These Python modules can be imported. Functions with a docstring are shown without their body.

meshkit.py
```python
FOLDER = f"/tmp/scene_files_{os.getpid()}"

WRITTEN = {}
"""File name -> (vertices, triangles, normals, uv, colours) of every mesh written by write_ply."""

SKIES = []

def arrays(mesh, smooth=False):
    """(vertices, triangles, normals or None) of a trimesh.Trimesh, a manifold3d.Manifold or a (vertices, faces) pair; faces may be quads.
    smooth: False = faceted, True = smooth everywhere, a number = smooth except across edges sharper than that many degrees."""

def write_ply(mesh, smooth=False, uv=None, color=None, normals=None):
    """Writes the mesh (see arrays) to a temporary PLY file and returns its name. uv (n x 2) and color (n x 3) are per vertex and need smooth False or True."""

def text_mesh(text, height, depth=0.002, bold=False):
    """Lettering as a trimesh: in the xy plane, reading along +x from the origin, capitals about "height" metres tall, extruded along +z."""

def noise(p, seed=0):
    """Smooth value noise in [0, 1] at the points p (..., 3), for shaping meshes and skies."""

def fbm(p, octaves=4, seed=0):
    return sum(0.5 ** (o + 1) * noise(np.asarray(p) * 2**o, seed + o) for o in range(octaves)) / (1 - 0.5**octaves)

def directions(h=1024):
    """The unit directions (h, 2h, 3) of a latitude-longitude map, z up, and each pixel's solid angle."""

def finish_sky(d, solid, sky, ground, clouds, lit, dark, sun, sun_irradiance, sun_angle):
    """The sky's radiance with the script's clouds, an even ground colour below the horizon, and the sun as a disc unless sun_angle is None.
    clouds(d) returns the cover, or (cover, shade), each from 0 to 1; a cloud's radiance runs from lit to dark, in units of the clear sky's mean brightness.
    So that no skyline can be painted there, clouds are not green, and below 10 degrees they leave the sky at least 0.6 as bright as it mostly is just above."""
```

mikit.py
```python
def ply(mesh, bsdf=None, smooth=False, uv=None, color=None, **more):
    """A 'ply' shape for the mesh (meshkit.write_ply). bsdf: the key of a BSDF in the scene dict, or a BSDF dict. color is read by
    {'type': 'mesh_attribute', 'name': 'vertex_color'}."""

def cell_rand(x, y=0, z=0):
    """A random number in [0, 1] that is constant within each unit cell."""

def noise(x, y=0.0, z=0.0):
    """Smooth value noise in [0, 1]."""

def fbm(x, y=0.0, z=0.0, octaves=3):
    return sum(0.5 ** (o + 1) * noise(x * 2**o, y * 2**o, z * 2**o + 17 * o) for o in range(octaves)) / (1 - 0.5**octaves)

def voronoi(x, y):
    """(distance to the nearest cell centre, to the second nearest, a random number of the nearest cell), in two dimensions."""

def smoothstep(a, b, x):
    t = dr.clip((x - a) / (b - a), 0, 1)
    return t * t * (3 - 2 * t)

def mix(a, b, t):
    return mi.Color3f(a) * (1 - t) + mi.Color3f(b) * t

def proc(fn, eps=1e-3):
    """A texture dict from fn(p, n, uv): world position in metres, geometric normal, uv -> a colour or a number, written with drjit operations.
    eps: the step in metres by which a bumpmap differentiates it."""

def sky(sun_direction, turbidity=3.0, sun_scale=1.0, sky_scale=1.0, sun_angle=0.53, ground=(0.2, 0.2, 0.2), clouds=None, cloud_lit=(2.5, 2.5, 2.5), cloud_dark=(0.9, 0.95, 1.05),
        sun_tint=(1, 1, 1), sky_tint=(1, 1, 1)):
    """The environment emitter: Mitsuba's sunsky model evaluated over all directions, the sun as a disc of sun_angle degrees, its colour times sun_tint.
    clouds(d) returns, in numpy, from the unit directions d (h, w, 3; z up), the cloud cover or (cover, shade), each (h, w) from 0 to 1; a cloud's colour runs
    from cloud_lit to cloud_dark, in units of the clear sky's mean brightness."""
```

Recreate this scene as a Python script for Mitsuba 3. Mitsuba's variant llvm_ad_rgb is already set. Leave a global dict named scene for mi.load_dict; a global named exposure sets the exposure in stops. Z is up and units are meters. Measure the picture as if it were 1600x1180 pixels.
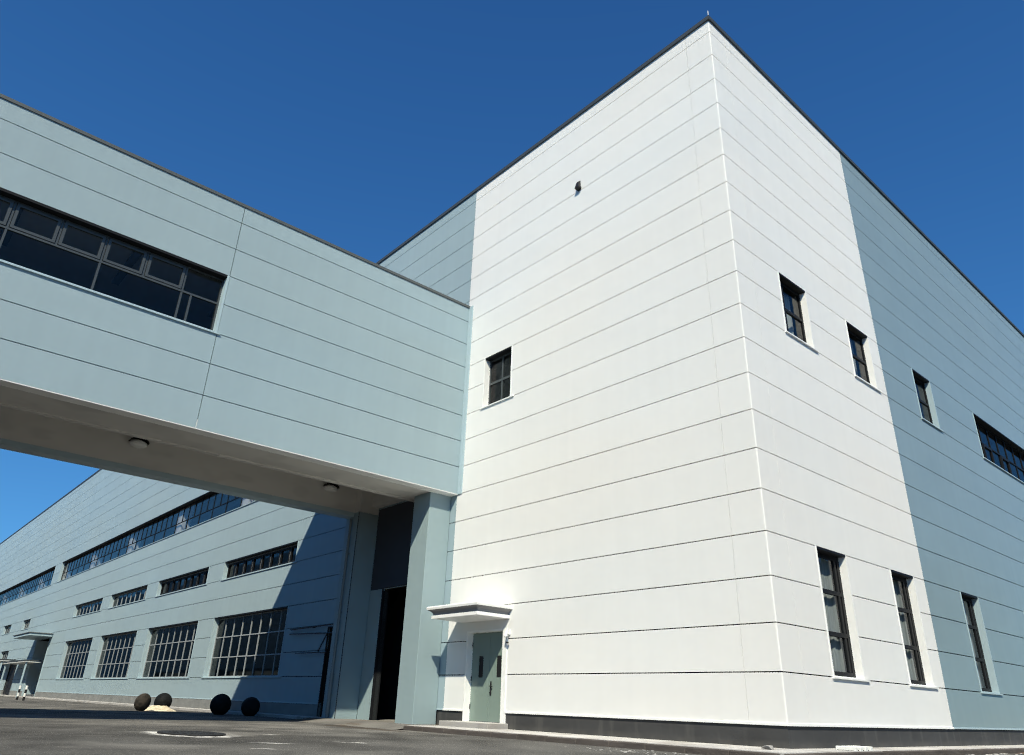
import math, random
import numpy as np, trimesh
import drjit as dr
import mitsuba as mi
import mikit
from mikit import noise, fbm, smoothstep, mix, voronoi
from shapely.geometry import Polygon
import meshkit

random.seed(7); rng = np.random.default_rng(7)
scene = {'type': 'scene'}
labels = {}
T = mi.ScalarTransform4f

# ---------------------------------------------------------------- camera, sky, exposure
YAW, PITCH, ROLL, EYE = -0.859176702, 0.425338165, 0.0349755835, np.array([8.590444, -15.237271, 0.154677])
_f = np.array([math.sin(YAW)*math.cos(PITCH), math.cos(YAW)*math.cos(PITCH), math.sin(PITCH)])
_r0 = np.array([math.cos(YAW), -math.sin(YAW), 0.0]); _u0 = np.cross(_r0, _f)
_up = -math.sin(ROLL)*_r0 + math.cos(ROLL)*_u0
scene['camera'] = {
    'type': 'perspective', 'fov': math.degrees(2*math.atan(800/1132.20822)), 'fov_axis': 'x',
    'near_clip': 0.1, 'far_clip': 3000.0,
    'to_world': T().look_at(origin=EYE.tolist(), target=(EYE+_f).tolist(), up=_up.tolist()),
}
scene['sky'] = mikit.sky((0.739, -0.783, 1.0), turbidity=2.2, sun_scale=0.97, sky_scale=0.56, sky_tint=(0.48, 1.06, 1.50), sun_tint=(0.85, 0.975, 1.09))
exposure = 2.1

# ---------------------------------------------------------------- materials
def flat(key, col, rough=0.6, spec=0.3, metal=0.0):
    scene[key] = {'type': 'twosided', 'bsdf': {'type': 'principled', 'base_color': {'type': 'rgb', 'value': list(col)}, 'roughness': rough, 'specular': spec, 'metallic': metal}}
def proc_mat(key, fn, rough=0.6, spec=0.3, bump=None, bscale=0.0, eps=2e-3, metal=0.0):
    b = {'type': 'principled', 'base_color': mikit.proc(fn), 'roughness': rough, 'specular': spec, 'metallic': metal}
    if bump is not None:
        b = {'type': 'bumpmap', 'arbitrary': mikit.proc(bump, eps=eps), 'scale': bscale, 'bsdf': b}
    scene[key] = {'type': 'twosided', 'bsdf': b}

def panel_fn(col, amp):
    c = mi.Color3f(*col)
    def fn(p, n, uv):
        h = p.x + p.y
        a = fbm(h*0.35, p.z*0.9, 3.0, octaves=3) - 0.5                 # coating lots, slow drift
        s = fbm(h*5.0, p.z*0.22, 11.0, octaves=3) - 0.5                # rain streaks
        row = mikit.cell_rand(dr.floor(p.z), dr.floor(h/11.28), 5) - 0.5
        k = 1.0 + amp*(0.7*a + 0.55*s + 0.35*row)
        tint = fbm(h*0.15, p.z*0.3, 21.0, octaves=2) - 0.5
        return mi.Color3f(c.x*k*(1.0 - 0.05*tint), c.y*k, c.z*k*(1.0 + 0.05*tint))
    return fn
def ripple(p, n, uv):                                                  # faint oil canning of the sheet metal
    h = p.x + p.y
    return fbm(h*0.7, p.z*1.3, 2.0, octaves=2)
proc_mat('white_panel', panel_fn((0.755, 0.752, 0.735), 0.055), 0.5, 0.12, ripple, 0.004, 0.02)
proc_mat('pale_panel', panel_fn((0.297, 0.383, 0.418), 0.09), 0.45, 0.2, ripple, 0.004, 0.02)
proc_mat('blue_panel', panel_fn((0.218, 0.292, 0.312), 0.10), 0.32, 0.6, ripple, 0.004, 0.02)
flat('white_trim', (0.82, 0.82, 0.80), 0.4, 0.4)
flat('pale_trim', (0.36, 0.46, 0.50), 0.4, 0.4)
flat('joint_dark', (0.035, 0.04, 0.042), 0.8, 0.1)
flat('cove_grey', (0.27, 0.265, 0.265), 0.5, 0.3)
flat('coping_dark', (0.05, 0.058, 0.062), 0.45, 0.4)
flat('coping_grey', (0.16, 0.18, 0.185), 0.45, 0.4)
flat('frame_dark', (0.012, 0.013, 0.015), 0.5, 0.15)
flat('frame_grey', (0.052, 0.060, 0.064), 0.35, 0.5)
flat('frame_light', (0.30, 0.32, 0.33), 0.35, 0.5)
flat('room_dark', (0.03, 0.032, 0.035), 0.9, 0.1)
flat('room_grey', (0.10, 0.105, 0.11), 0.9, 0.1)
flat('room_pale', (0.35, 0.36, 0.36), 0.9, 0.1)
flat('black_paint', (0.012, 0.012, 0.013), 0.5, 0.4)
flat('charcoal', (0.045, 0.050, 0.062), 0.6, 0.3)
flat('door_green', (0.19, 0.25, 0.222), 0.4, 0.4)
flat('column_paint', (0.265, 0.345, 0.365), 0.55, 0.2)
flat('steel', (0.55, 0.56, 0.57), 0.35, 0.5, 0.6)
flat('lamp_white', (0.75, 0.75, 0.72), 0.4, 0.4)
flat('note_yellow', (0.62, 0.55, 0.36), 0.7, 0.2)
scene['reflective_glass'] = {'type': 'thindielectric', 'int_ior': 1.55, 'ext_ior': 1.0, 'specular_reflectance': {'type': 'rgb', 'value': [0.60, 0.54, 0.50]}, 'specular_transmittance': {'type': 'rgb', 'value': [0.72, 0.74, 0.76]}}
scene['glass'] = {'type': 'thindielectric', 'int_ior': 1.5, 'ext_ior': 1.0, 'specular_reflectance': {'type': 'rgb', 'value': [0.38, 0.38, 0.38]}, 'specular_transmittance': {'type': 'rgb', 'value': [0.72, 0.76, 0.76]}}
def curtain_fn(p, n, uv):
    k = 0.75 + 0.5*(fbm((p.x+p.y)*9.0, p.z*0.3, 4.0) - 0.5)
    return mi.Color3f(0.62*k, 0.64*k, 0.66*k)
proc_mat('curtain_cloth', curtain_fn, 0.9, 0.1)

def soffit_fn(p, n, uv):
    a = fbm(p.x*0.5, p.y*0.5, p.z*0.6, octaves=4) - 0.5
    b = smoothstep(0.55, 0.8, fbm(p.y*0.9, p.z*2.2 + p.x, 7.0, octaves=3))
    k = 1.0 + 0.18*a - 0.10*b
    return mi.Color3f(0.62*k, 0.60*k, 0.56*k)
proc_mat('soffit_paint', soffit_fn, 0.75, 0.2)

def plinth_fn(p, n, uv):
    h = p.x + p.y
    a = fbm(h*1.3, p.z*3.0, 1.0, octaves=4)
    s = smoothstep(0.55, 0.85, fbm(h*6.0, p.z*0.8, 9.0, octaves=3))
    d = smoothstep(-0.28, -0.47, p.z)*fbm(h*4.0, p.z*5.0, 2.0)
    k = 0.8 + 0.4*a
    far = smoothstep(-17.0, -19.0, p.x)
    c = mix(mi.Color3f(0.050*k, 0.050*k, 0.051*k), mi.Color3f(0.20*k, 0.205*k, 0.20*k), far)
    c = mix(c, mi.Color3f(0.14, 0.135, 0.125), 0.25*s)
    return mix(c, mi.Color3f(0.16, 0.15, 0.135), 0.45*d)
proc_mat('plinth_paint', plinth_fn, 0.6, 0.3, lambda p, n, uv: fbm((p.x+p.y)*14, p.z*14, 3.0, octaves=3), 0.004)

def concrete_fn(p, n, uv):
    a = fbm(p.x*0.8, p.y*0.8, 1.0, octaves=5)
    g = noise(p.x*40, p.y*40, p.z*40)
    dirt = smoothstep(0.5, 0.75, fbm(p.x*1.7, p.y*1.7, 6.0, octaves=4))
    k = 0.75 + 0.4*a + 0.12*(g-0.5)
    c = mi.Color3f(0.36*k, 0.348*k, 0.335*k)
    return mix(c, mi.Color3f(0.20, 0.18, 0.16), 0.5*dirt)
proc_mat('concrete', concrete_fn, 0.85, 0.2, lambda p, n, uv: fbm(p.x*18, p.y*18, p.z*18, octaves=3), 0.006)
def kerb_fn(p, n, uv):
    a = fbm(p.x*2.0 + p.y*2.0, p.z*6.0, 1.0, octaves=4)
    g = noise(p.x*50, p.y*50, p.z*50)
    k = 0.65 + 0.55*a + 0.2*(g-0.5)
    return mi.Color3f(0.090*k, 0.078*k, 0.072*k)
proc_mat('kerb_stone', kerb_fn, 0.9, 0.2, lambda p, n, uv: fbm(p.x*22, p.y*22, p.z*22, octaves=3), 0.01)

def ramp_fn(p, n, uv):
    a = fbm(p.x*0.9, p.y*0.9, 1.0, octaves=5)
    k = 0.55 + 0.9*a + 0.2*(noise(p.x*45, p.y*45, 1.0) - 0.5)
    return mix(mi.Color3f(0.125*k, 0.118*k, 0.108*k), mi.Color3f(0.09*k, 0.068*k, 0.05*k), smoothstep(0.5, 0.7, fbm(p.x*0.7, p.y*1.5, 8.0, octaves=4)))
proc_mat('ramp', ramp_fn, 0.85, 0.2, lambda p, n, uv: fbm(p.x*20, p.y*20, 1.0, octaves=3), 0.008)
def spot(p, cx, cy, rx, ry, ang, freq=3.0, edge=0.55):
    ca, sa = math.cos(ang), math.sin(ang)
    dx, dy = p.x - cx, p.y - cy
    u, v = (ca*dx + sa*dy)/rx, (-sa*dx + ca*dy)/ry
    r = dr.sqrt(u*u + v*v)
    return smoothstep(1.0, edge, r + 0.9*(fbm(p.x*freq, p.y*freq, 3.0, octaves=4) - 0.5))
def asphalt_fn(p, n, uv):
    big = fbm(p.x*0.12, p.y*0.12, 1.0, octaves=4)
    mid = fbm(p.x*0.9, p.y*0.9, 4.0, octaves=4)
    d1, d2, wh = voronoi(p.x*55, p.y*55)
    grain = noise(p.x*90, p.y*90, 3.0)
    worn = fbm(p.x*0.28 - 3.0, p.y*1.1 + p.x*0.5, 6.0, octaves=4)
    k = 0.50 + 0.55*big + 0.7*(mid-0.5) + 0.5*(worn-0.5) + 0.42*(wh-0.5) + 0.3*(grain-0.5)
    c = mi.Color3f(0.090*k, 0.0865*k, 0.081*k)
    dust = smoothstep(0.52, 0.78, fbm(p.x*0.45 + 9.0, p.y*0.45, 2.0, octaves=5))
    c = mix(c, mi.Color3f(0.19, 0.18, 0.165), 0.55*dust)
    stone = smoothstep(0.93, 0.97, wh)*smoothstep(0.45, 0.25, d1)
    c = mix(c, mi.Color3f(0.36, 0.34, 0.32), 0.6*stone)
    # chalky spills and sweepings of dried mortar
    w = dr.maximum(spot(p, -5.1, -8.75, 0.50, 0.16, 0.9, 6.0, 0.2), spot(p, -5.2, -7.1, 0.75, 0.14, 0.75, 6.0, 0.2))
    w = dr.maximum(w, 0.8*spot(p, -3.7, -9.6, 0.30, 0.12, 0.8, 8.0, 0.2))
    w = dr.maximum(w, 0.6*spot(p, -8.3, -7.4, 0.25, 0.3, 0.2, 7.0, 0.1))
    w = dr.maximum(w, 0.8*spot(p, -1.9, -2.9, 0.35, 0.18, 0.3, 8.0, 0.2))
    w = dr.maximum(w, 0.7*spot(p, 1.4, 8.2, 0.8, 1.0, 0.3, 4.0, 0.1))
    w = w*smoothstep(0.28, 0.62, fbm(p.x*9.0, p.y*9.0, 5.0, octaves=4))
    c = mix(c, mi.Color3f(0.50, 0.485, 0.46), 0.8*w)
    rr = dr.sqrt(dr.square((p.x+8.42)/1.0) + dr.square((p.y+9.05)/0.64)) + 0.35*(fbm(p.x*5.0, p.y*5.0, 2.0, octaves=4) - 0.5)
    near = smoothstep(0.25, -0.25, (p.y+9.05) - 0.55*(p.x+8.42))
    e = smoothstep(1.50, 1.20, rr)*(0.25 + 0.75*near)*smoothstep(0.30, 0.55, fbm(p.x*6.5, p.y*6.5, 8.0, octaves=4))
    c = mix(c, mi.Color3f(0.56, 0.545, 0.52), 0.85*e)
    # damp and muddy patches along the kerb and by the gate
    m = dr.maximum(spot(p, -12.2, -2.6, 3.2, 0.45, 0.0, 1.6), spot(p, 0.2, 10.5, 1.2, 3.2, 0.0, 1.4))
    c = mix(c, mi.Color3f(0.055, 0.043, 0.034), 0.75*m)
    r = spot(p, 1.2, 12.5, 0.7, 2.5, 0.0, 2.0)
    return mix(c, mi.Color3f(0.20, 0.10, 0.06), 0.7*r)
def asphalt_bump(p, n, uv):
    d1, d2, wh = voronoi(p.x*55, p.y*55)
    return 0.5*smoothstep(0.6, 0.1, d1)*wh + 0.5*fbm(p.x*2.5, p.y*2.5, 1.0, octaves=3)
proc_mat('asphalt', asphalt_fn, 0.85, 0.25, asphalt_bump, 0.014, 4e-3)

def ball_fn(c0, c1):
    def fn(p, n, uv):
        a = fbm(p.x*5, p.y*5, p.z*5, octaves=5)
        return mix(mi.Color3f(*c0), mi.Color3f(*c1), smoothstep(0.35, 0.7, a))
    return fn
proc_mat('brown_stone', ball_fn((0.022, 0.02, 0.017), (0.058, 0.048, 0.038)), 0.85, 0.2, lambda p, n, uv: fbm(p.x*16, p.y*16, p.z*16, octaves=3), 0.02)
proc_mat('black_stone', ball_fn((0.005, 0.0055, 0.006), (0.010, 0.011, 0.012)), 0.75, 0.2, lambda p, n, uv: fbm(p.x*16, p.y*16, p.z*16, octaves=3), 0.02)
proc_mat('sand', ball_fn((0.50, 0.42, 0.29), (0.66, 0.58, 0.43)), 0.95, 0.1, lambda p, n, uv: fbm(p.x*25, p.y*25, p.z*25, octaves=3), 0.02)
def cover_fn(p, n, uv):
    a = fbm(p.x*4, p.y*4, 2.0, octaves=4)
    k = 0.7 + 0.6*a
    return mi.Color3f(0.016*k, 0.015*k, 0.015*k)
proc_mat('cast_iron', cover_fn, 0.6, 0.4)
def entr_fn(p, n, uv):
    k = 0.7 + 0.5*fbm(p.y*2, p.z*1.5, 1.0)
    return mi.Color3f(0.12*k, 0.115*k, 0.09*k)
proc_mat('porch_dark', entr_fn, 0.8, 0.2)

# ---------------------------------------------------------------- helpers
def numbered(base):
    if base not in scene and base not in labels and not any(k.startswith(base + '__') for k in scene): return base
    i = 1
    while True:
        k = f'{base}_{i:03d}'
        if k not in scene and k not in labels and not any(q.startswith(k + '__') for q in scene): return k
        i += 1
_cnt = {}
def put(name, mesh, mat, parent=None, smooth=False, label=None):
    base = (parent + '__' + name) if parent else name
    n = _cnt.get(base, -1) + 1; _cnt[base] = n
    key = base if n == 0 else f'{base}_{n:03d}'
    scene[key] = mikit.ply(mesh, mat, smooth=smooth)
    if label: labels[key] = {'label': label}
    return key
def hold(name, parent=None):
    base = (parent + '__' + name) if parent else name
    n = _cnt.get(base, -1) + 1; _cnt[base] = n
    return base if n == 0 else f'{base}_{n:03d}'
def tag(key, label, cat=None, group=None, kind=None):
    d = labels.setdefault(key, {}); d['label'] = label
    if cat: d['category'] = cat
    if group: d['group'] = group
    if kind: d['kind'] = kind
    return key

FACES = np.array([[0,2,1],[0,3,2],[4,5,6],[4,6,7],[0,1,5],[0,5,4],[1,2,6],[1,6,5],[2,3,7],[2,7,6],[3,0,4],[3,4,7]])
class MB:
    """Collects boxes and other pieces of one mesh."""
    def __init__(self): self.v, self.f, self.n = [], [], 0
    def raw(self, v, f):
        self.v.append(np.asarray(v, float)); self.f.append(np.asarray(f, int) + self.n); self.n += len(v); return self
    def box(self, x0, x1, y0, y1, z0, z1):
        x0, x1 = min(x0,x1), max(x0,x1); y0, y1 = min(y0,y1), max(y0,y1); z0, z1 = min(z0,z1), max(z0,z1)
        return self.raw([[x0,y0,z0],[x1,y0,z0],[x1,y1,z0],[x0,y1,z0],[x0,y0,z1],[x1,y0,z1],[x1,y1,z1],[x0,y1,z1]], FACES)
    def cbox(self, x0, x1, y0, y1, z0, z1, c=0.01):
        x0, x1 = min(x0,x1), max(x0,x1); y0, y1 = min(y0,y1), max(y0,y1); z0, z1 = min(z0,z1), max(z0,z1)
        c = min(c, 0.45*(x1-x0), 0.45*(y1-y0), 0.45*(z1-z0)); P = []
        for x in (x0, x1):
            for y in (y0, y1):
                for z in (z0, z1):
                    sx, sy, sz = (c if x == x0 else -c), (c if y == y0 else -c), (c if z == z0 else -c)
                    P += [[x, y+sy, z+sz], [x+sx, y, z+sz], [x+sx, y+sy, z]]
        h = trimesh.convex.convex_hull(np.array(P)); return self.raw(h.vertices, h.faces)
    def strip(self, axis, a, b, lo, hi, z0, z1, c, step=3.0, gap=0.005):
        """A long bar of chamfered lengths with open joints between them."""
        n = max(1, int(round((b-a)/step)))
        for i in range(n):
            p, q = a + (b-a)*i/n + (gap/2 if i else 0), a + (b-a)*(i+1)/n - (gap/2 if i < n-1 else 0)
            (self.cbox if c else lambda *v: self.box(*v[:6]))(*((p, q, lo, hi) if axis == 0 else (lo, hi, p, q)), z0, z1, c)
        return self
    def tube(self, a, b, r, n=12):
        m = trimesh.creation.cylinder(radius=r, segment=[a, b], sections=n); return self.raw(m.vertices, m.faces)
    def mesh(self, fr=None):
        v, f = np.vstack(self.v), np.vstack(self.f)
        if fr is not None: v = fr(v)
        return trimesh.Trimesh(v, f, process=False)
# local (u along the wall, d into the wall, z) -> world, all of them rotations
frA = lambda v: v
XB, XR = -11.8, -18.0                                   # front and rear planes of the bridge
frB = lambda v: np.stack([-v[:,1], v[:,0], v[:,2]], 1)
frK = lambda v: np.stack([XB - v[:,1], v[:,0], v[:,2]], 1)

GAP = 0.026
def cells(u0, u1, k0, k1, openings):
    """Rectangles (u0, u1, z0, z1) of the row k0..k1 that the openings leave, in runs that touch: [[rect, ...], ...]."""
    cuts = sorted({u0, u1, *[min(max(x, u0), u1) for o in openings for x in o[:2] if o[2] < k1 - 1e-6 and o[3] > k0 + 1e-6]})
    runs, cur = [], []
    for a, b in zip(cuts[:-1], cuts[1:]):
        if b - a < 1e-6: continue
        z = [(k0, k1)]
        for o in openings:
            if o[0] < b - 1e-6 and o[1] > a + 1e-6:
                z = [q for (p, r) in z for q in ((p, min(r, o[2])), (max(p, o[3]), r)) if q[1] - q[0] > 1e-6]
        if z: cur += [(a, b, *q) for q in z]
        elif cur: runs.append(cur); cur = []
    if cur: runs.append(cur)
    return runs
def clad(wall, fr, u0, u1, openings, mat, zs, gap_ends=0.006):
    """Panels of one colour zone; each run of a row is a panel of its own."""
    for k0, k1 in zip(zs[:-1], zs[1:]):
        for run in cells(u0, u1, k0, k1, openings):
            m = MB(); lo, hi = min(r[0] for r in run), max(r[1] for r in run)
            for a, b, z0, z1 in run:
                ga = gap_ends if abs(a-u0) < 1e-6 else (0.002 if a == lo else 0); gb = gap_ends if abs(b-u1) < 1e-6 else (0.002 if b == hi else 0)
                m.box(a+ga, b-gb, 0.0, 0.055, z0 + (GAP/2 if z0 == k0 and k0 > zs[0] else 0), z1 - (GAP/2 if z1 == k1 else 0))
            put('panel', m.mesh(fr), mat, wall)
def substrate(fr, u0, u1, openings, zs, d0=0.06, d1=0.2):
    m = MB()
    for k0, k1 in zip(zs[:-1], zs[1:]):
        for run in cells(u0, u1, k0, k1, openings):
            for a, b, z0, z1 in run: m.box(a, b, d0, d1, z0, z1)
    return m.mesh(fr)

def window(thing, fr, u0, u1, z0, z1, ucuts, zcuts, frame, trim, glass_mat='glass', rec=0.2, bar=0.05, barz=None, many=True, sill=True, rim=0.05, sashes=None, wide_rows=None, edge=0.06, sill_over=0.10, label=None):
    """A window set back in its opening: surround, frame with its bars, panes, sill."""
    w = hold('window', thing)
    s = MB()                                           # metal surround that lines the reveal
    s.box(u0-0.0, u0+rim, -0.012, rec+0.06, z0, z1); s.box(u1-rim, u1, -0.012, rec+0.06, z0, z1)
    s.box(u0+rim, u1-rim, -0.009, rec+0.06, z0, z0+rim*0.6)
    put('surround', s.mesh(fr), trim, w)
    put('head', MB().box(u0+rim, u1-rim, -0.006, rec+0.06, z1-rim, z1).mesh(fr), 'frame_dark', w)
    a, b, c, d = u0+rim, u1-rim, z0+rim*0.6, z1-rim
    f = MB(); f0, f1 = rec-0.01, rec+0.055
    f.box(a, a+edge, f0, f1, c, d); f.box(b-edge, b, f0, f1, c, d); f.box(a+edge, b-edge, f0+0.002, f1, c, c+edge); f.box(a+edge, b-edge, f0+0.002, f1, d-edge, d)
    zc = [c+edge] + list(zcuts) + [d-edge]; barz = barz or bar
    for z in zcuts: f.box(a+edge, b-edge, f0-0.012, f1, z-barz/2, z+barz/2)
    glass = []
    for r, (z_lo, z_hi) in enumerate(zip(zc[:-1], zc[1:])):
        cu = [u for u in (wide_rows[r] if wide_rows and r in wide_rows else ucuts)]
        ul = [a+edge] + cu + [b-edge]
        lo = z_lo + (barz/2 if r else 0); hi = z_hi - (barz/2 if r < len(zc)-2 else 0)
        for u in cu: f.box(u-bar/2, u+bar/2, f0-0.004, f1-0.003, lo, hi)
        for i, (x0, x1) in enumerate(zip(ul[:-1], ul[1:])):
            x0 = x0 + (bar/2 if i else 0); x1 = x1 - (bar/2 if i < len(ul)-2 else 0)
            if sashes and (r, i) in sashes:
                q = MB(); e = 0.09
                q.box(x0+.015, x0+e, f0-0.03, f0+0.03, lo+.015, hi-.015); q.box(x1-e, x1-.015, f0-0.03, f0+0.03, lo+.015, hi-.015)
                q.box(x0+e, x1-e, f0-0.028, f0+0.03, lo+.015, lo+e); q.box(x0+e, x1-e, f0-0.028, f0+0.03, hi-e, hi-.015)
                put('sash', q.mesh(fr), sashes[(r, i)], w)
                x0, x1, l2, h2 = x0+e, x1-e, lo+e, hi-e
            else: l2, h2 = lo, hi
            t = rng.normal(0, 0.0022, 2)*min(1.0, x1-x0)
            y = rec+0.02
            glass.append(np.array([[x0, y+t[0], l2], [x1, y-t[0], l2], [x1, y-t[0]+t[1], h2], [x0, y+t[0]+t[1], h2]]))
    put('frame', f.mesh(fr), frame, w)
    if many:
        for g in glass: put('pane', trimesh.Trimesh(fr(g), [[0,1,2],[0,2,3]], process=False), glass_mat, w)
    else:
        k = put('pane', MB().raw(np.vstack(glass), np.vstack([np.array([[0,1,2],[0,2,3]])+4*i for i in range(len(glass))])).mesh(fr), glass_mat, w)
        labels[k] = {'kind': 'stuff'}
    if sill:
        q = MB().box(u0-sill_over*0.6, u1+sill_over*1.6, -0.055, rec-0.015, z0-0.035, z0+0.002)
        put('sill', q.mesh(fr), trim, w)
    if label: labels[w] = {'label': label}
    return w
def curtain(w, fr, u0, u1, z0, z1, d, seed, amp=0.022):
    n = 60; us = np.linspace(u0, u1, n); r = np.random.default_rng(seed)
    ph = r.uniform(0, 6, 3)
    off = amp*(np.sin(us*19+ph[0]) + 0.6*np.sin(us*31+ph[1])) + 0.02*np.sin(us*7+ph[2])
    v = np.vstack([np.stack([us, d+off, np.full(n, z0)], 1), np.stack([us, d+off*0.5, np.full(n, z1)], 1)])
    f = [[i, i+1, n+i+1] for i in range(n-1)] + [[i, n+i+1, n+i] for i in range(n-1)]
    put('curtain', trimesh.Trimesh(fr(v), f, process=False), 'curtain_cloth', w, smooth=True)
def even(a, b, n): return list(np.linspace(a, b, n+1)[1:-1])

# ---------------------------------------------------------------- ground
G = -0.59
put('ground', MB().raw([[-600,-500,G],[500,-500,G],[500,600,G],[-600,600,G]], [[0,1,2],[0,2,3]]).mesh(), 'asphalt')
tag('ground', 'grey asphalt yard with dusty white spills in front of the buildings', kind='structure')
AP = -0.46
pv = MB()
pv.strip(0, -11.2, 0.85, -1.8, 0.03, G-0.3, AP, 0.012, 3.0)                 # apron along the front, then round the corner
pv.strip(1, 0.034, 60, -0.2, 0.85, G-0.3, AP-0.003, 0.012, 3.0)
put('pavement', pv.mesh(), 'concrete'); tag('pavement', 'pale concrete apron along the foot of the white corner', kind='structure')
kb = MB(); x = -11.19
while x < 0.8:
    x1 = min(x+1.0, 0.92); kb.cbox(x+0.004, x1-0.004, -1.93, -1.803, G-0.2, AP-0.012+rng.uniform(-.006,.006), 0.02); x = x1
y = -1.80
while y < 50:
    kb.cbox(0.853, 0.98, y+0.004, y+0.996, G-0.2, AP-0.014+rng.uniform(-.006,.006), 0.02); y += 1.0
put('kerb', kb.mesh(), 'kerb_stone'); tag('kerb', 'dark stained kerb edging the concrete apron', kind='structure')
pw = MB(); pw.strip(0, -170, -18.3, -0.55, 0.03, G-0.3, AP-0.02, 0.012, 3.0)
put('path', pw.mesh(), 'concrete'); tag('path', 'narrow pale concrete strip along the foot of the long blue facade', kind='structure')
sl = MB(); v = [[-18.3,-2.2,G+.004],[-11.2,-2.2,G+.004],[-11.2,-1.2,AP-.005],[-18.3,-1.2,AP-.005],[-18.3,0.3,AP-.005],[-11.2,0.3,AP-.005]]
sl.raw(v, [[0,1,2],[0,2,3],[3,2,5],[3,5,4]]); sl.raw([[-18.3,0.3,AP-.005],[-11.2,0.3,AP-.005],[-11.2,9,AP-.005],[-18.3,9,AP-.005]], [[0,1,2],[0,2,3]])
put('driveway', sl.mesh(), 'ramp'); tag('driveway', 'worn dusty ramp between the two bridge columns at the dark gate', kind='structure')

# ---------------------------------------------------------------- the factory building
FB = 'factory_building'
tag(FB, 'long tall factory hall with white clad corner and pale blue clad sides', 'building')
ZT = 20.53; ZS = [0.0] + [float(k) for k in range(1, 21)] + [ZT]
CA, CB, CW = -11.87, 8.83, 0.9                            # colour changes, width of the corner panels
BAY = 11.28
big = [(-33.2-BAY*i, -24.2-BAY*i) for i in range(4)]
opA = [(-10.68, -9.1, 10, 12), (-10.8, -9.03, -0.32, 2.28), (-16.15, -14.05, -0.5, 4.07), (-20.1, -19.2, -0.5, 2.85), (-79.5, -73.6, -0.5, 4.55),
       (-78.0, -22.9, 10, 12), (-150, -80.8, 10, 12), (-90.1, -86.1, 6, 7), (-101.9, -97.0, 6, 7), (-98.5, -93.5, 1, 4), (-90.6, -86.4, -0.5, 2.7)]
opA += [(a, b, 1, 4) for a, b in big] + [(a, b, 6, 7) for a, b in big]
smallB = [(2.25, 3.85), (6.46, 8.06), (11.66, 13.28), (17.95, 19.55), (23.6, 25.2), (29.3, 30.9)]
upB = [(2.3, 3.92), (6.48, 8.1), (11.62, 13.3)]
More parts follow.
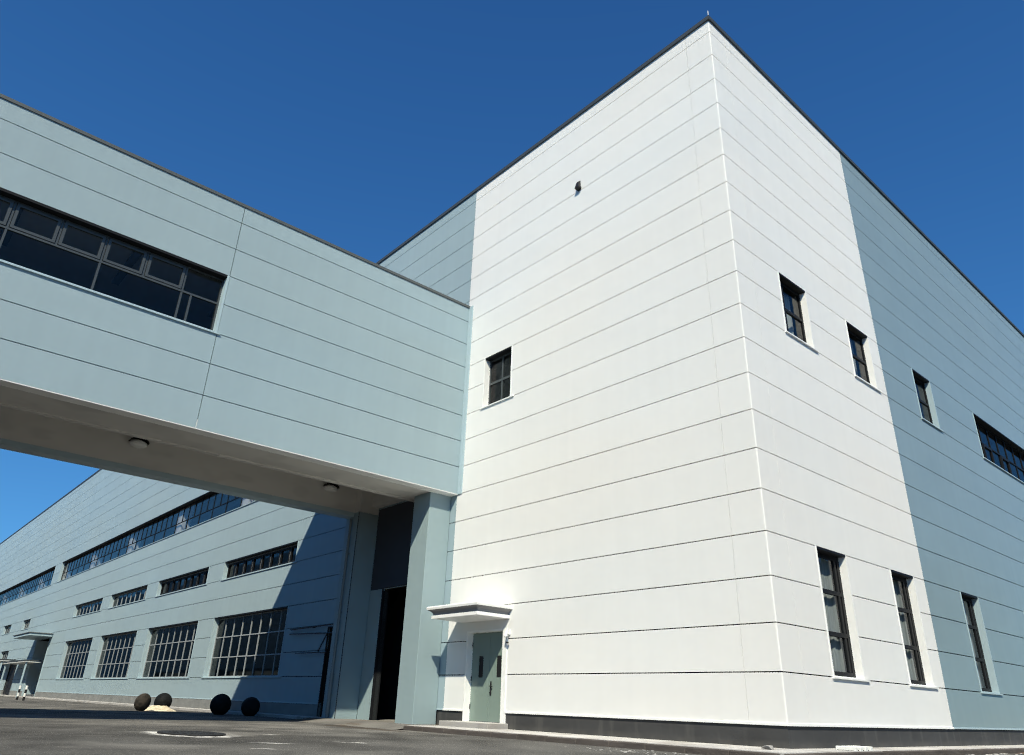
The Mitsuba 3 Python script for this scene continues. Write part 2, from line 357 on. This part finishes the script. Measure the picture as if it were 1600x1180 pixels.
wideB = [(17.75, 26.75), (29.0, 38.0)]
opB = [(a, b, 1, 4) for a, b in smallB] + [(a, b, 10, 12) for a, b in upB + wideB]

ZG = [-0.5] + ZS
w0 = put('wall', substrate(frA, CA, -0.2, opA, ZG), 'joint_dark', FB, label='white clad front wall with one small window and a door')
clad(w0, frA, CA, -CW, opA, 'white_panel', ZS)
w1 = put('wall', substrate(frA, -170, CA-0.002, opA, ZG), 'joint_dark', FB, label='pale blue clad facade running far back under the bridge')
clad(w1, frA, -170, CA-0.002, opA, 'pale_panel', ZS)
w2 = put('wall', substrate(frB, -0.06+0.12, CB, opB, ZG), 'joint_dark', FB, label='white clad side wall right of the corner')
clad(w2, frB, CW, CB, opB, 'white_panel', ZS)
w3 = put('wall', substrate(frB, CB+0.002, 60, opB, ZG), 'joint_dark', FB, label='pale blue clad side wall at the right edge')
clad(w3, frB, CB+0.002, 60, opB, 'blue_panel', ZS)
# corner panels: folded, with a small radius at the arris
for k0, k1 in zip(ZS[:-1], ZS[1:]):
    R, th = 0.035, 0.055; arc = [(-R + R*math.sin(t), R - R*math.cos(t)) for t in np.linspace(0, math.pi/2, 6)]
    poly = [(-CW+.004, 0)] + arc + [(0, CW-.004), (-th, CW-.004), (-th, th), (-CW+.004, th)]
    m = trimesh.creation.extrude_polygon(Polygon(poly), k1-k0-(GAP if k0 > 0 else GAP/2), engine='earcut'); m.apply_translation([0, 0, k0 + (GAP/2 if k0 > 0 else 0)])
    put('corner_panel', m, 'white_panel', FB, smooth=40)
# coping, base flashing, plinth
for nm, a in (('coping', 0),):
    c = MB(); c.strip(0, -170, 0.06, -0.06, 0.35, ZT-0.03, ZT+0.12, 0, 3.0, 0.002); put(nm, c.mesh(), 'coping_dark', FB)
    c = MB(); c.strip(1, 0.352, 60, -0.35, 0.058, ZT-0.03, ZT+0.118, 0, 3.0, 0.002); put(nm, c.mesh(), 'coping_dark', FB)
def run_cut(a, b, cuts):
    out, x = [], a
    for c, d in sorted(cuts):
        if d <= a or c >= b: continue
        if c > x: out.append((x, c))
        x = max(x, d)
    if x < b: out.append((x, b))
    return out
holes = [(o[0], o[1]) for o in opA if o[2] < 0] + [(-18.1, -12.2)]
for a, b in run_cut(CA, 0.028, holes): put('base_flashing', MB().strip(0, a, b, -0.028, 0.06, -0.045, 0.012, 0.006).mesh(), 'white_trim', FB)
put('base_flashing', MB().strip(1, 0.062, CB, -0.06, 0.0275, -0.045, 0.012, 0.006).mesh(), 'white_trim', FB)
for a, b in run_cut(-170, CA-0.003, holes): put('base_flashing', MB().strip(0, a, b, -0.026, 0.06, -0.04, 0.006, 0.006).mesh(), 'pale_trim', FB)
put('base_flashing', MB().strip(1, CB+0.003, 60, -0.06, 0.0255, -0.04, 0.006, 0.006).mesh(), 'pale_trim', FB)
pl = MB()
for a, b in run_cut(-170, -0.052, holes): pl.box(a, b, 0.022 if b > -20 else -0.02, 0.2, AP-0.15, -0.046)
pl.box(-0.2, -0.03, 0.022, 60, AP-0.15, -0.047)
put('plinth', pl.mesh(), 'plinth_paint', FB)
# roof, inner walls and far sides close the hall
rf = MB(); rf.box(-170, -0.3, 0.3, 60, 20.0, 20.25); put('roof', rf.mesh(), 'coping_grey', FB)
iw = MB(); iw.box(-169.5, -2.2, 2.0, 2.15, AP-0.15, 20.0); iw.box(-2.35, -2.2, 2.2, 59.5, AP-0.15, 20.0)
iw.box(-169.7, -169.52, 0.2, 2.0, AP-0.15, 20.0); iw.box(-2.2, -0.2, 59.6, 59.75, AP-0.15, 20.0); iw.box(-170, -169.7, 0.2, 60, AP-.15, 20.0); iw.box(-169.5, -0.2, 59.8, 60, AP-.15, 20.0)
put('inner_wall', iw.mesh(), 'room_dark', FB)
fo = MB(); 
for z in (5.0, 9.0, 13.0): fo.box(-169.5, -2.36, 0.21, 1.98, z-0.2, z); fo.box(-2.19, -0.21, 0.21, 59.5, z-0.2, z)
fo.box(-13.4, -2.36, 0.21, 1.98, AP-0.1, -0.3); fo.box(-2.19, -0.21, 0.21, 59.5, AP-0.1, -0.3); fo.box(-169.5, -20.3, 0.21, 1.98, AP-.1, -0.3)
put('floor', fo.mesh(), 'room_grey', FB)
# pale columns that stand behind the long glass band
for i in range(12):
    x = -33.0 - BAY*i
    put('column', MB().cbox(x-0.6, x+0.5, 0.40, 1.0, 9.0, 12.75, 0.02).mesh(), 'white_trim', FB)

# windows of the white front and of the right side
window(FB, frA, -10.68, -9.1, 10, 12, [-9.89], [10.98], 'frame_grey', 'white_trim', rec=0.24, bar=0.07, barz=0.09, label='small dark two by two window beside the bridge')
for i, (a, b) in enumerate(smallB):
    t = 'white_trim' if b < CB else 'pale_trim'
    w = window(FB, frB, a, b, 1, 4, [a+0.34, b-0.30], [2.0, 3.0], 'frame_dark', t, rec=0.2, bar=0.09, barz=0.10, edge=0.12)
    if i == 0: curtain(w, frB, a+0.25, b-0.15, 1.98, 3.92, 0.36, 3); curtain(w, frB, b-0.75, b-0.1, 1.05, 1.97, 0.36, 5)
    else: curtain(w, frB, a+0.15, b-0.1, 1.05, 3.92, 0.36, 11+i)
    if i == 0: labels[w] = {'label': 'tall dark window nearest the corner with its lower pane uncurtained'}
for i, (a, b) in enumerate(upB):
    t = 'white_trim' if b < CB else 'pale_trim'
    w = window(FB, frB, a, b, 10, 12, [a+0.5], [11.0], 'frame_dark', t, rec=0.19, bar=0.07, barz=0.09, edge=0.075)
    curtain(w, frB, a+0.75, b-0.2, 10.05, 11.9, 0.45, 31+i)
for a, b in wideB:
    window(FB, frB, a, b, 10, 12, even(a+.1, b-.1, 8), [11.0], 'frame_dark', 'pale_trim', rec=0.24, bar=0.05, barz=0.06, many=(a < 20), sashes={(0, 1): 'frame_dark', (0, 3): 'frame_dark'})
# the long pale facade
for i, (a, b) in enumerate(big):
    window(FB, frA, a, b, 1, 4, even(a+.1, b-.1, 8), [1.98, 2.98], 'frame_light', 'pale_trim', rec=0.26, bar=0.045, barz=0.05, edge=0.05, many=(i < 2), sill_over=0.2)
    window(FB, frA, a, b, 6, 7, even(a+.1, b-.1, 8), [], 'frame_light', 'pale_trim', rec=0.24, bar=0.07, many=(i < 2), sashes={(0, j): 'frame_dark' for j in range(0, 8)} if i < 2 else None)
for a, b in ((-90.1, -86.1), (-101.9, -97.0)): window(FB, frA, a, b, 6, 7, even(a, b, 4), [], 'frame_light', 'pale_trim', rec=0.24, many=False)
window(FB, frA, -98.5, -93.5, 1, 4, even(-98.5, -93.5, 4), [2, 3], 'frame_light', 'pale_trim', rec=0.24, many=False)
for a, b in ((-78.0, -22.9), (-150.0, -80.8)):
    cuts = []; x = -24.2
    while x > a+0.3:
        if a+0.3 < x < b-0.3: cuts.append(x)
        x -= 1.128
    lowc = [c for j, c in enumerate(cuts) if j % 2 == 0]
    window(FB, frA, a, b, 10, 12, cuts, [10.86], 'frame_dark', 'pale_trim', glass_mat='reflective_glass', rec=0.27, bar=0.026, barz=0.035, many=False, sill_over=0.2, wide_rows={0: sorted(lowc), 1: sorted(cuts)}, label='long glass band high on the pale blue facade' if a > -80 else None)

# double door with reveal, step and canopy
dk = hold('door', FB)
rv = MB(); rv.box(-10.8, -10.46, -0.02, 0.0, -0.4, 2.62); rv.box(-10.8, -10.52, 0.0, 0.25, -0.4, 2.28); rv.box(-9.06, -9.03, -0.02, 0.25, -0.4, 2.28); rv.box(-10.52, -9.06, 0.0, 0.25, 2.24, 2.28)
rv = MB(); rv.cbox(-10.84, -10.79, -0.022, 0.25, -0.42, 2.30, .004); rv.cbox(-9.06, -8.86, -0.03, 0.25, -0.42, 2.30, .004); rv.cbox(-10.79, -9.06, -0.02, 0.25, 2.245, 2.30, .004)
put('jamb', rv.mesh(), 'white_trim', dk)
for a, b in ((-10.785, -9.925), (-9.915, -9.065)):
    lf = MB(); c = (a+b)/2; v0, v1 = (c+.0-.11, c+.0+.11); v0 += .02; v1 += .02
    lf.box(a, v0, 0.215, 0.26, -0.30, 2.24); lf.box(v1, b, 0.215, 0.26, -0.30, 2.24); lf.box(v0, v1, 0.215, 0.26, -0.30, 0.93); lf.box(v0, v1, 0.215, 0.26, 1.55, 2.24)
    put('leaf', lf.mesh(), 'door_green', dk)
    put('glazing', MB().box(v0, v1, 0.232, 0.24, 0.93, 1.55).mesh(), 'black_paint', dk)
hd = MB(); hd.cbox(-9.83, -9.77, 0.185, 0.214, 0.42, 0.82, .01); hd.tube((-9.80, 0.16, 0.68), (-9.69, 0.16, 0.67), 0.016); hd.tube((-9.80, 0.21, 0.68), (-9.80, 0.15, 0.68), 0.014); hd.tube((-9.80, 0.21, 0.5), (-9.80, 0.17, 0.5), 0.03)
put('handle', hd.mesh(), 'black_paint', dk)
hg = MB()
for z in (0.1, 0.9, 1.9): hg.tube((-10.78, 0.205, z-.07), (-10.78, 0.205, z+.07), 0.014)
put('hinge', hg.mesh(), 'black_paint', dk)
st = MB(); st.cbox(-11.05, -8.75, -0.75, 0.26, AP-0.1, -0.315, 0.015); put('step', st.mesh(), 'concrete', dk)
# canopy: lower slab, grey cove, upper slab
def ring(z, o): return [(-11.09-o, 0.0, z), (-11.09-o, -1.28-o, z), (-8.79+o, -1.28-o, z), (-8.79+o, 0.0, z)]
def loft(rows, m=None):
    m = MB(); v = [p for r in rows for p in r]; n = 4; f = []
    for i in range(len(rows)-1):
        for j in range(n):
            a, b = i*n+j, i*n+(j+1) % n; f += [[a, b, b+n], [a, b+n, a+n]]
    f += [[2, 1, 0], [3, 2, 0]]; t = (len(rows)-1)*n; f += [[t, t+1, t+2], [t, t+2, t+3]]
    return m.raw(v, f).mesh()
cn = hold('canopy', FB)
put('lower_slab', loft([ring(2.575, 0), ring(2.67, 0)]), 'white_trim', cn)
put('cove', loft([ring(2.6705, -0.045), ring(2.74, -0.03), ring(2.79, 0.02), ring(2.835, 0.10)]), 'cove_grey', cn)
put('upper_slab', loft([ring(2.8355, 0.12), ring(2.90, 0.13), ring(2.935, 0.10)]), 'white_trim', cn)
# dark gate under the bridge
gk = hold('gate', FB)
gm = MB(); gm.box(-17.08, -13.22, -0.02, 0.058, 4.09, 7.30); put('panel', gm.mesh(), 'charcoal', gk)  # wall above the gate is pale; charcoal paints in the deep shade
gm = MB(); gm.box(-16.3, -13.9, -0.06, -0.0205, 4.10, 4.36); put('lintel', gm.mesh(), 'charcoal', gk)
for a, b in ((-17.08, -16.225), (-13.975, -13.22)): put('panel', MB().box(a, b, -0.021, 0.058, AP-0.1, 4.085).mesh(), 'column_paint', gk)
gm = MB(); gm.box(-16.22, -16.15, -0.03, 0.25, AP, 4.075); gm.box(-14.05, -13.98, -0.03, 0.25, AP, 4.075); put('frame', gm.mesh(), 'frame_dark', gk)
for a in (-16.13, -15.09):
    gm = MB(); gm.box(a, a+1.03, 1.0, 1.06, AP+0.02, 4.06)
    for z in (0.6, 1.7, 2.8): gm.box(a+.05, a+.98, 0.985, 1.0, z, z+0.06)
    put('leaf', gm.mesh(), 'black_paint', gk)
for z in (0.10, 0.72): put('vision_panel', MB().box(-15.62, -15.42, 0.975, 0.985, z, z+0.36).mesh(), 'note_yellow', gk)
# narrow dark side door with a slim steel awning frame, in the bridge's shade
sd = hold('side_door', FB)
m = MB(); m.box(-20.1, -19.2, 0.10, 0.16, AP, 2.85); put('leaf', m.mesh(), 'black_paint', sd)
m = MB(); m.box(-20.16, -20.1, -0.03, 0.2, AP, 2.9); m.box(-19.2, -19.14, -0.03, 0.2, AP, 2.9); m.box(-20.1, -19.2, -0.03, 0.2, 2.85, 2.9); put('frame', m.mesh(), 'frame_dark', sd)
m = MB(); m.tube((-23.4, -0.12, 2.92), (-19.2, -0.12, 2.98), 0.03, 8); m.tube((-23.4, -0.12, 2.74), (-19.2, -0.12, 2.62), 0.025, 8); m.tube((-20.0, -0.12, 2.6), (-20.6, -0.12, 1.9), 0.025, 8); m.tube((-22.6, -0.12, 1.93), (-19.8, -0.12, 1.9), 0.02, 8)
for x in (-23.2, -21.3, -19.4): m.tube((x, -0.12, 2.92), (x, 0.02, 2.92), 0.02, 8)
put('awning_frame', m.mesh(), 'black_paint', sd)
put('door', MB().box(-90.6, -86.4, 0.12, 0.18, AP, 2.7).mesh(), 'black_paint', FB)
# far porch recess and canopy
pk = hold('porch', FB)
m = MB(); m.box(-79.5, -73.6, 1.2, 1.3, AP, 4.55); put('back', m.mesh(), 'porch_dark', pk)
for xa in (-79.52, -73.7): put('jamb', MB().box(xa, xa+0.12, -0.04, 1.2, AP, 4.55).mesh(), 'pale_trim', pk)
m = MB(); m.cbox(-80.6, -72.9, -1.9, -0.01, 4.62, 4.85, 0.03); put('canopy', m.mesh(), 'pale_trim', pk)
m = MB(); m.cbox(-80.7, -72.8, -2.0, -0.01, 4.852, 4.93, 0.02); put('canopy_edge', m.mesh(), 'coping_grey', pk)
m = MB(); m.box(-78.2, -77.0, 1.12, 1.2, AP, 2.2); put('door', m.mesh(), 'porch_dark', pk)
m = MB(); m.tube((0.0, 0.03, ZT+0.1), (0.0, 0.03, ZT+0.42), 0.012, 8); put('lightning_rod', m.mesh(), 'lamp_white', FB)

# ---------------------------------------------------------------- the bridge between the buildings
SB = 'skybridge'
tag(SB, 'pale blue enclosed bridge with a ribbon window, crossing overhead at the left', 'bridge')
LIPZ = 6.945; YE = -33.0; ZK = [7.0] + [float(k) for k in range(8, 15)] + [14.62]; YJ = -9.34
opK = [(-29.0, YJ, 10, 12)]
wk = put('wall', substrate(frK, YE, -0.012, opK, ZK), 'joint_dark', SB)
clad(wk, frK, YJ, -0.012, [], 'pale_panel', ZK, 0.010)
clad(wk, frK, YE, YJ, opK, 'pale_panel', ZK, 0.010)
m = MB(); m.box(XR, XR+0.06, YE, -0.012, 7.0, 14.62); put('wall', m.mesh(), 'pale_panel', SB)
flat('coping_mid', (0.085, 0.095, 0.098), 0.5, 0.3)
m = MB(); m.strip(1, YE, -0.012, XB-0.30, XB+0.035, 14.61, 14.715, 0, 3.0, 0.002); put('coping', m.mesh(), 'coping_mid', SB)
m = MB(); m.strip(1, YE, -0.012, XR-0.035, XR+0.30, 14.61, 14.715, 0, 3.0, 0.002); put('coping', m.mesh(), 'coping_grey', SB)
m = MB(); m.box(XR+0.3, XB-0.3, YE, -0.02, 14.3, 14.5); put('roof', m.mesh(), 'coping_grey', SB)
m = MB(); m.box(XB+0.002, XB+0.22, -0.045, -0.002, 6.98, 14.66); put('edge_trim', m.mesh(), 'pale_trim', SB)
# closed room inside
m = MB(); m.box(-17.2, XB-0.22, YE, -0.05, 9.0, 9.2); put('floor', m.mesh(), 'room_grey', SB)
m = MB(); m.box(-17.2, XB-0.22, YE, -0.05, 12.6, 12.7); put('ceiling', m.mesh(), 'room_pale', SB)
for yy in np.arange(-31, -6, 3.2): m2 = MB(); m2.box(-15.9, -13.1, yy, yy+0.22, 12.50, 12.595); put('ceiling_duct', m2.mesh(), 'room_grey', SB)
m = MB(); m.box(-17.25, -17.2, YE, -0.05, 9.0, 12.7); m.box(-17.2, XB-.22, -0.048, -0.02, 9, 12.7); put('inner_wall', m.mesh(), 'room_grey', SB)
# ribbon window: tilting upper sashes, wide lower panes
mul = [YJ-0.06-1.128*i for i in range(1, 25)]
mulu = [-10.52, -11.64, -12.75, -13.87, -15.0] + [-15.0-1.128*i for i in range(1, 20)]
mulu = sorted(u for u in mulu if u > -28.6)
nU = len(mulu)
low = sorted([-10.24, -10.52, -12.75] + [-15.0-2.256*i for i in range(0, 10)])
window(SB, frK, -29.0, YJ, 10, 12, mulu, [11.07], 'frame_grey', 'pale_trim', rec=0.24, bar=0.055, barz=0.06, edge=0.05,
       sashes={(1, j): 'frame_grey' for j in range(nU)}, wide_rows={0: [u for u in low if u > -28.6]}, rim=0.07, sill_over=0.05)
# underside: front beam, lip, deep recess, rear beam
m = MB(); m.box(-13.64, XB-0.003, YE, -0.012, 6.985, 7.25); put('beam', m.mesh(), 'soffit_paint', SB)
m = MB(); m.strip(1, YE, -0.013, XB-0.42, XB-0.001, 6.968, 6.984, 0.003); put('soffit_lit_strip', m.mesh(), 'white_trim', SB)  # pale strip paints in the brighter light along the front edge
m = MB(); m.box(-13.80, -13.642, YE, -0.012, LIPZ, 8.35); put('beam_lip', m.mesh(), 'soffit_paint', SB)
m = MB(); m.box(XR+0.001, -17.5, YE, -0.012, 7.09, 8.35); put('beam', m.mesh(), 'soffit_paint', SB)
m = MB(); m.box(XR-0.02, -17.49, YE, -0.012, 6.90, 7.085); put('drip_edge', m.mesh(), 'pale_trim', SB)
m = MB(); m.box(XR+0.002, XB-0.23, YE, -0.012, 8.352, 8.9); put('soffit', m.mesh(), 'soffit_paint', SB)
m = MB(); m.box(-17.49, -13.81, -0.34, -0.03, 7.36, 8.35); put('beam', m.mesh(), 'soffit_paint', SB)
# the two columns at the wall
c1 = put('column', MB().cbox(-13.2, -12.2, -0.92, -0.014, AP-0.15, 6.984, 0.012).mesh(), 'column_paint', SB, label='sunlit pale blue column beside the door canopy')
c2 = put('column', MB().cbox(-18.08, -17.1, -0.92, -0.014, AP-0.15, 7.07, 0.012).mesh(), 'column_paint', SB, label='shaded pale blue column left of the dark gate')
put('head', MB().cbox(-18.06, -17.12, -0.90, -0.014, 7.072, 8.34, 0.012).mesh(), 'soffit_paint', c2)
for xx in (-13.2, -18.08): put('column', MB().cbox(xx, xx+1.0, YE+0.1, YE+1.1, G-0.1, 6.86, 0.012).mesh(), 'pale_panel', SB)
dp = MB(); dp.tube((-17.52, -1.01, AP-0.02), (-17.52, -1.01, 6.8), 0.055, 14)
for z in (1.0, 3.2, 5.4): dp.tube((-17.52, -1.01, z), (-17.52, -1.01, z+0.05), 0.068, 14); dp.box(-17.54, -17.50, -0.99, -0.91, z, z+0.05)
dp.tube((-17.52, -1.01, AP-0.02), (-17.52, -1.01, 1.0), 0.067, 14)
sm = MB().box(-17.112, -17.088, -0.932, -0.91, AP, 7.06); put('corner_strip', sm.mesh(), 'charcoal', SB)  # thin dark strip down the column corner
put('downpipe', dp.mesh(), 'coping_grey', SB, smooth=40)
# the house at the bridge's far end, outside the picture, carries it; set near to block skylight
OB = 'opposite_hall'
hm = MB(); hm.box(-420, -3, -56, -33.06, G-0.1, 20.3); put('core', hm.mesh(), 'joint_dark', OB)
for k0, k1 in zip(ZS[:-1], ZS[1:]): put('panel', MB().box(-420, -3, -33.055, -33.001, k0, k1-GAP).mesh(), 'pale_panel', OB)
put('plinth', MB().box(-420, -3, -33.055, -33.02, G-0.1, -0.04).mesh(), 'plinth_paint', OB)
for i in range(12):
    put('window', MB().box(-14.5-BAY*i-9, -14.5-BAY*i, -33.0, -32.98, 1, 4).mesh(), 'black_paint', OB)
tag(OB, 'unseen pale blue hall across the yard that carries the far end of the bridge', 'building')

# ---------------------------------------------------------------- small things
def bulkhead(y, z, label):
    k = hold('bulkhead_lamp'); tag(k, label, 'lamp', 'lamps under the bridge')
    c = np.array([-17.5, y, z])
    m = trimesh.creation.icosphere(3, 1.0); m.apply_scale([0.16, 0.28, 0.14]); m.apply_translation(c + [0.08, 0, -0.04]); put('diffuser', m, 'lamp_white', k, smooth=True)
    n = 24; q = MB(); rr = []
    for t in np.linspace(0, math.pi, n): rr.append((0.31*math.cos(t), 0.17*math.sin(t)))
    for (a, b), (c2_, d) in zip(rr[:-1], rr[1:]):
        pts = np.array([[xx, yy, zz] for xx in (0.0, 0.22) for yy, zz in ((a, b), (c2_, d), (a*0.88, b*0.8), (c2_*0.88, d*0.8))]) + c
        h = trimesh.convex.convex_hull(pts); q.raw(h.vertices, h.faces)
    put('hood', q.mesh(), 'black_paint', k)
bulkhead(-9.42, 7.88, 'oval hooded lamp under the middle of the bridge')
bulkhead(-2.14, 7.86, 'oval hooded lamp under the bridge nearest its columns')

k = hold('floodlight'); tag(k, 'tiny black floodlight high on the white front wall', 'lamp')
m = MB(); v = np.array([[-5.80,-.03,17.36],[-5.70,-.03,17.36],[-5.79,-.10,17.34],[-5.71,-.10,17.34],[-5.84,-.03,17.02],[-5.62,-.03,17.02],[-5.83,-.17,17.06],[-5.63,-.17,17.06]])
h = trimesh.convex.convex_hull(v); m.raw(h.vertices, h.faces); put('housing', m.mesh(), 'black_paint', k)
m = MB(); m.cbox(-5.80, -5.68, -0.035, -0.001, 16.98, 17.40, 0.005); put('bracket', m.mesh(), 'frame_dark', k)

k = hold('security_camera'); tag(k, 'small white security camera on the wall right of the door canopy', 'camera')
m = MB(); m.cbox(-8.80, -8.72, -0.05, -0.001, 2.10, 2.26, 0.01); m.tube((-8.76, -0.03, 2.16), (-8.74, -0.16, 2.06), 0.018); put('bracket', m.mesh(), 'lamp_white', k)
m = trimesh.creation.capsule(height=0.14, radius=0.05, count=[16, 16]); m.apply_transform(trimesh.transformations.rotation_matrix(math.radians(150), [1, 0.3, 0])); m.apply_translation([-8.73, -0.18, 2.12]); put('body', m, 'lamp_white', k, smooth=True)
m = MB(); m.tube((-8.755, -0.10, 1.86), (-8.755, -0.10, 1.90), 0.045, 16); put('lens', m.mesh(), 'black_paint', k)

def ball(x, y, r, mat, label, squash=1.0, tilt=0.0, seed=0):
    m = trimesh.creation.icosphere(5, 1.0); v = m.vertices.copy()
    v *= (1 + 0.03*(meshkit.fbm(v*2.2 + seed*7, 4, seed) - 0.5))[:, None]; v[:, 2] = np.maximum(v[:, 2], -0.97)
    m.vertices = v; m.apply_scale([r*squash, r, r])
    m.apply_transform(trimesh.transformations.rotation_matrix(math.radians(tilt), [0, 1, 0]) @ trimesh.transformations.rotation_matrix(0.6, [0, 0, 1]))
    m.apply_translation([x, y, G - m.bounds[0][2] - 0.02])
    k = put('stone_ball', m, mat, smooth=True); tag(k, label, 'stone ball', 'stone balls in front of the pale facade')
ball(-29.8, -3.75, 0.385, 'brown_stone', 'brownish weathered stone ball, leftmost of the row', 0.8, 18, 1)
ball(-32.6, -1.95, 0.41, 'black_stone', 'black stone ball behind the little sand heap', 1.0, 0, 2)
ball(-25.3, -1.9, 0.43, 'black_stone', 'black stone ball at the edge of the bridge shadow', 1.0, 0, 3)
ball(-24.15, -1.05, 0.385, 'black_stone', 'black stone ball fully in the bridge shadow, rightmost of the row', 1.0, 0, 4)
# sand heap
n = 40; gx, gy = np.meshgrid(np.linspace(-1, 1, n), np.linspace(-1, 1, n)); rr = np.sqrt(gx**2+gy**2)
P3 = np.stack([gx*3, gy*3, 0*gx], -1); hh = 0.30*np.clip(1-rr, 0, 1)**0.8*(0.55 + 0.9*meshkit.fbm(P3, 4, 3)) - 0.015
v = np.stack([-31.0+gx*0.9, -2.6+gy*0.8, G+hh], -1).reshape(-1, 3)
f = [[i*n+j, i*n+j+1, (i+1)*n+j+1] for i in range(n-1) for j in range(n-1)] + [[i*n+j, (i+1)*n+j+1, (i+1)*n+j] for i in range(n-1) for j in range(n-1)]
put('sand_heap', trimesh.Trimesh(v, f, process=False), 'sand', smooth=True); tag('sand_heap', 'small heap of yellow sand at the foot of a black stone ball', 'sand heap')
# manhole in a broken mortar ring
k = hold('manhole'); tag(k, 'dark round manhole cover with chalky rim in the asphalt', 'manhole')
m = trimesh.creation.cylinder(radius=1, height=0.03, sections=48); m.apply_scale([0.98, 0.62, 1]); m.apply_translation([-8.42, -9.05, G+0.012]); put('cover', m, 'cast_iron', k)
rb = MB()
for i in range(14):
    a = 2*math.pi*i/14; rb.cbox(-8.42+0.6*math.cos(a)-0.06, -8.42+0.6*math.cos(a)+0.06, -9.05+0.36*math.sin(a)-0.03, -9.05+0.36*math.sin(a)+0.03, G+0.02, G+0.036, 0.004)
labels[put('studs', rb.mesh(), 'cast_iron', k)] = {'kind': 'stuff'}
# striped posts and the little booths at the far left
def post(x, y, label):
    k = hold('striped_post'); tag(k, label, 'post', 'black and white striped posts')
    for i in range(4):
        m = MB(); m.tube((x, y, G+0.24*i), (x, y, G+0.24*(i+1)-0.001), 0.075, 16); put('band', m.mesh(), 'black_paint' if i % 2 == 0 else 'lamp_white', k, smooth=40)
post(-58.3, -3.9, 'black and white striped post, left of the two by the far porch')
post(-54.8, -4.1, 'black and white striped post, right of the two by the far porch')
def shelter(x0, x1, y0, y1, h, label):
    k = hold('entrance_shelter'); tag(k, label, 'shelter', 'little flat roofed shelters at the far end')
    m = MB(); m.box(x0-.2, x1+.2, y0-.2, y1, h, h+.10); put('roof', m.mesh(), 'coping_dark', k)
    m = MB(); m.box(x0-.15, x1+.15, y0-.15, y1, h-.10, h-.002); put('fascia', m.mesh(), 'lamp_white', k)
    for xx in (x0, x1-.12): put('post', MB().box(xx, xx+.12, y0, y0+.12, G-.05, h-.102).mesh(), 'pale_trim', k)
shelter(-85.2, -74.7, -1.25, -0.06, 2.52, 'thin flat roofed entrance shelter beside the far porch')
shelter(-104.0, -87.8, -1.25, -0.06, 2.85, 'thin flat roofed entrance shelter cut by the left edge')
# rubble by the corner
def chunk(x, y, z, s, seed):
    r = np.random.default_rng(seed); v = r.uniform(-1, 1, (14, 3))*s; h = trimesh.convex.convex_hull(v); h.apply_translation([x, y, z - h.bounds[0][2] - 0.01]); return h
k = put('concrete_lump', chunk(0.05, -1.0, AP, np.array([0.16, 0.12, 0.05]), 4), 'concrete'); tag(k, 'pale broken lump of concrete on the apron below the white corner', 'rubble')

k = hold('drain_grate'); tag(k, 'little slotted drain with pale ribs in the apron right of the corner', 'drain')
m = MB(); m.box(0.45, 0.80, 1.05, 1.85, AP-0.002, AP+0.01); put('recess', m.mesh(), 'black_paint', k)
for yy in (1.05, 1.28, 1.51, 1.74): put('rib', MB().cbox(0.42, 0.84, yy, yy+0.11, AP-0.02, AP+0.075, 0.01).mesh(), 'lamp_white', k)
rb = MB(); r = np.random.default_rng(9)
for i in range(160):
    y = r.uniform(5.5, 17); h = chunk(r.uniform(1.05, 2.6), y, G, np.array([1, 1, 0.5])*r.uniform(0.02, 0.075), 100+i); rb.raw(h.vertices, h.faces)
for i in range(60):
    h = chunk(r.normal(-2.0, 0.8), r.normal(-2.7, 0.35), G, np.array([1, 1, 0.5])*r.uniform(0.01, 0.035), 300+i); rb.raw(h.vertices, h.faces)
put('gravel', rb.mesh(), 'concrete'); tag('gravel', 'loose pale stones scattered along the kerb', 'gravel', kind='stuff')

# ---------------------------------------------------------------- trees across the yard, behind the photographer: unseen, added for the panes to mirror
flat('leaf_green', (0.045, 0.07, 0.03), 0.8, 0.2); flat('bark', (0.09, 0.07, 0.055), 0.9, 0.1)
def crown_mesh(seed):
    r = np.random.default_rng(seed); n = 2600
    d = r.normal(0, 1, (n, 3)); d /= np.linalg.norm(d, axis=1, keepdims=True); rad = r.uniform(0.35, 1.0, (n, 1))**0.5
    lump = 0.7 + 0.6*meshkit.fbm(d*2.0 + seed*5, 3, seed)[:, None]
    c = d*rad*lump*np.array([3.6, 3.6, 4.6]) + np.array([0, 0, 8.2])
    a = r.normal(0, 1, (n, 3)); a /= np.linalg.norm(a, axis=1, keepdims=True); b = np.cross(a, r.normal(0, 1, (n, 3))); b /= np.linalg.norm(b, axis=1, keepdims=True); s = r.uniform(0.25, 0.5, (n, 1))
    v = np.stack([c + a*s, c - a*s*0.5 + b*s*0.8, c - a*s*0.5 - b*s*0.8], 1).reshape(-1, 3)
    return trimesh.Trimesh(v, np.arange(3*n).reshape(-1, 3), process=False)
crowns = [mikit.ply(crown_mesh(i), 'leaf_green') for i in (1, 2)]
tm = trimesh.creation.cylinder(radius=0.22, height=6.0, sections=10); tm.vertices[:, :2] *= (1.0 - 0.09*(tm.vertices[:, 2:3] + 3)); tm.apply_translation([0, 0, 3.0]); trunk = mikit.ply(tm, 'bark', smooth=40)
spots = [(24.0 + 2.0*math.sin(i*1.9), -2.0 + 5.6*i, i+7) for i in range(13)]
for x, y, i in spots:
    k = hold('yard_tree'); tag(k, 'unseen leafy green tree across the yard, added for the window panes to mirror', 'tree', 'trees across the yard')
    w = T().translate([x, y, G]).rotate([0, 0, 1], 47.0*i).scale(0.95 + 0.25*math.sin(i*3.7))
    scene[k + '__crown'] = {**crowns[i % 2], 'to_world': w}; scene[k + '__trunk'] = {**trunk, 'to_world': w}
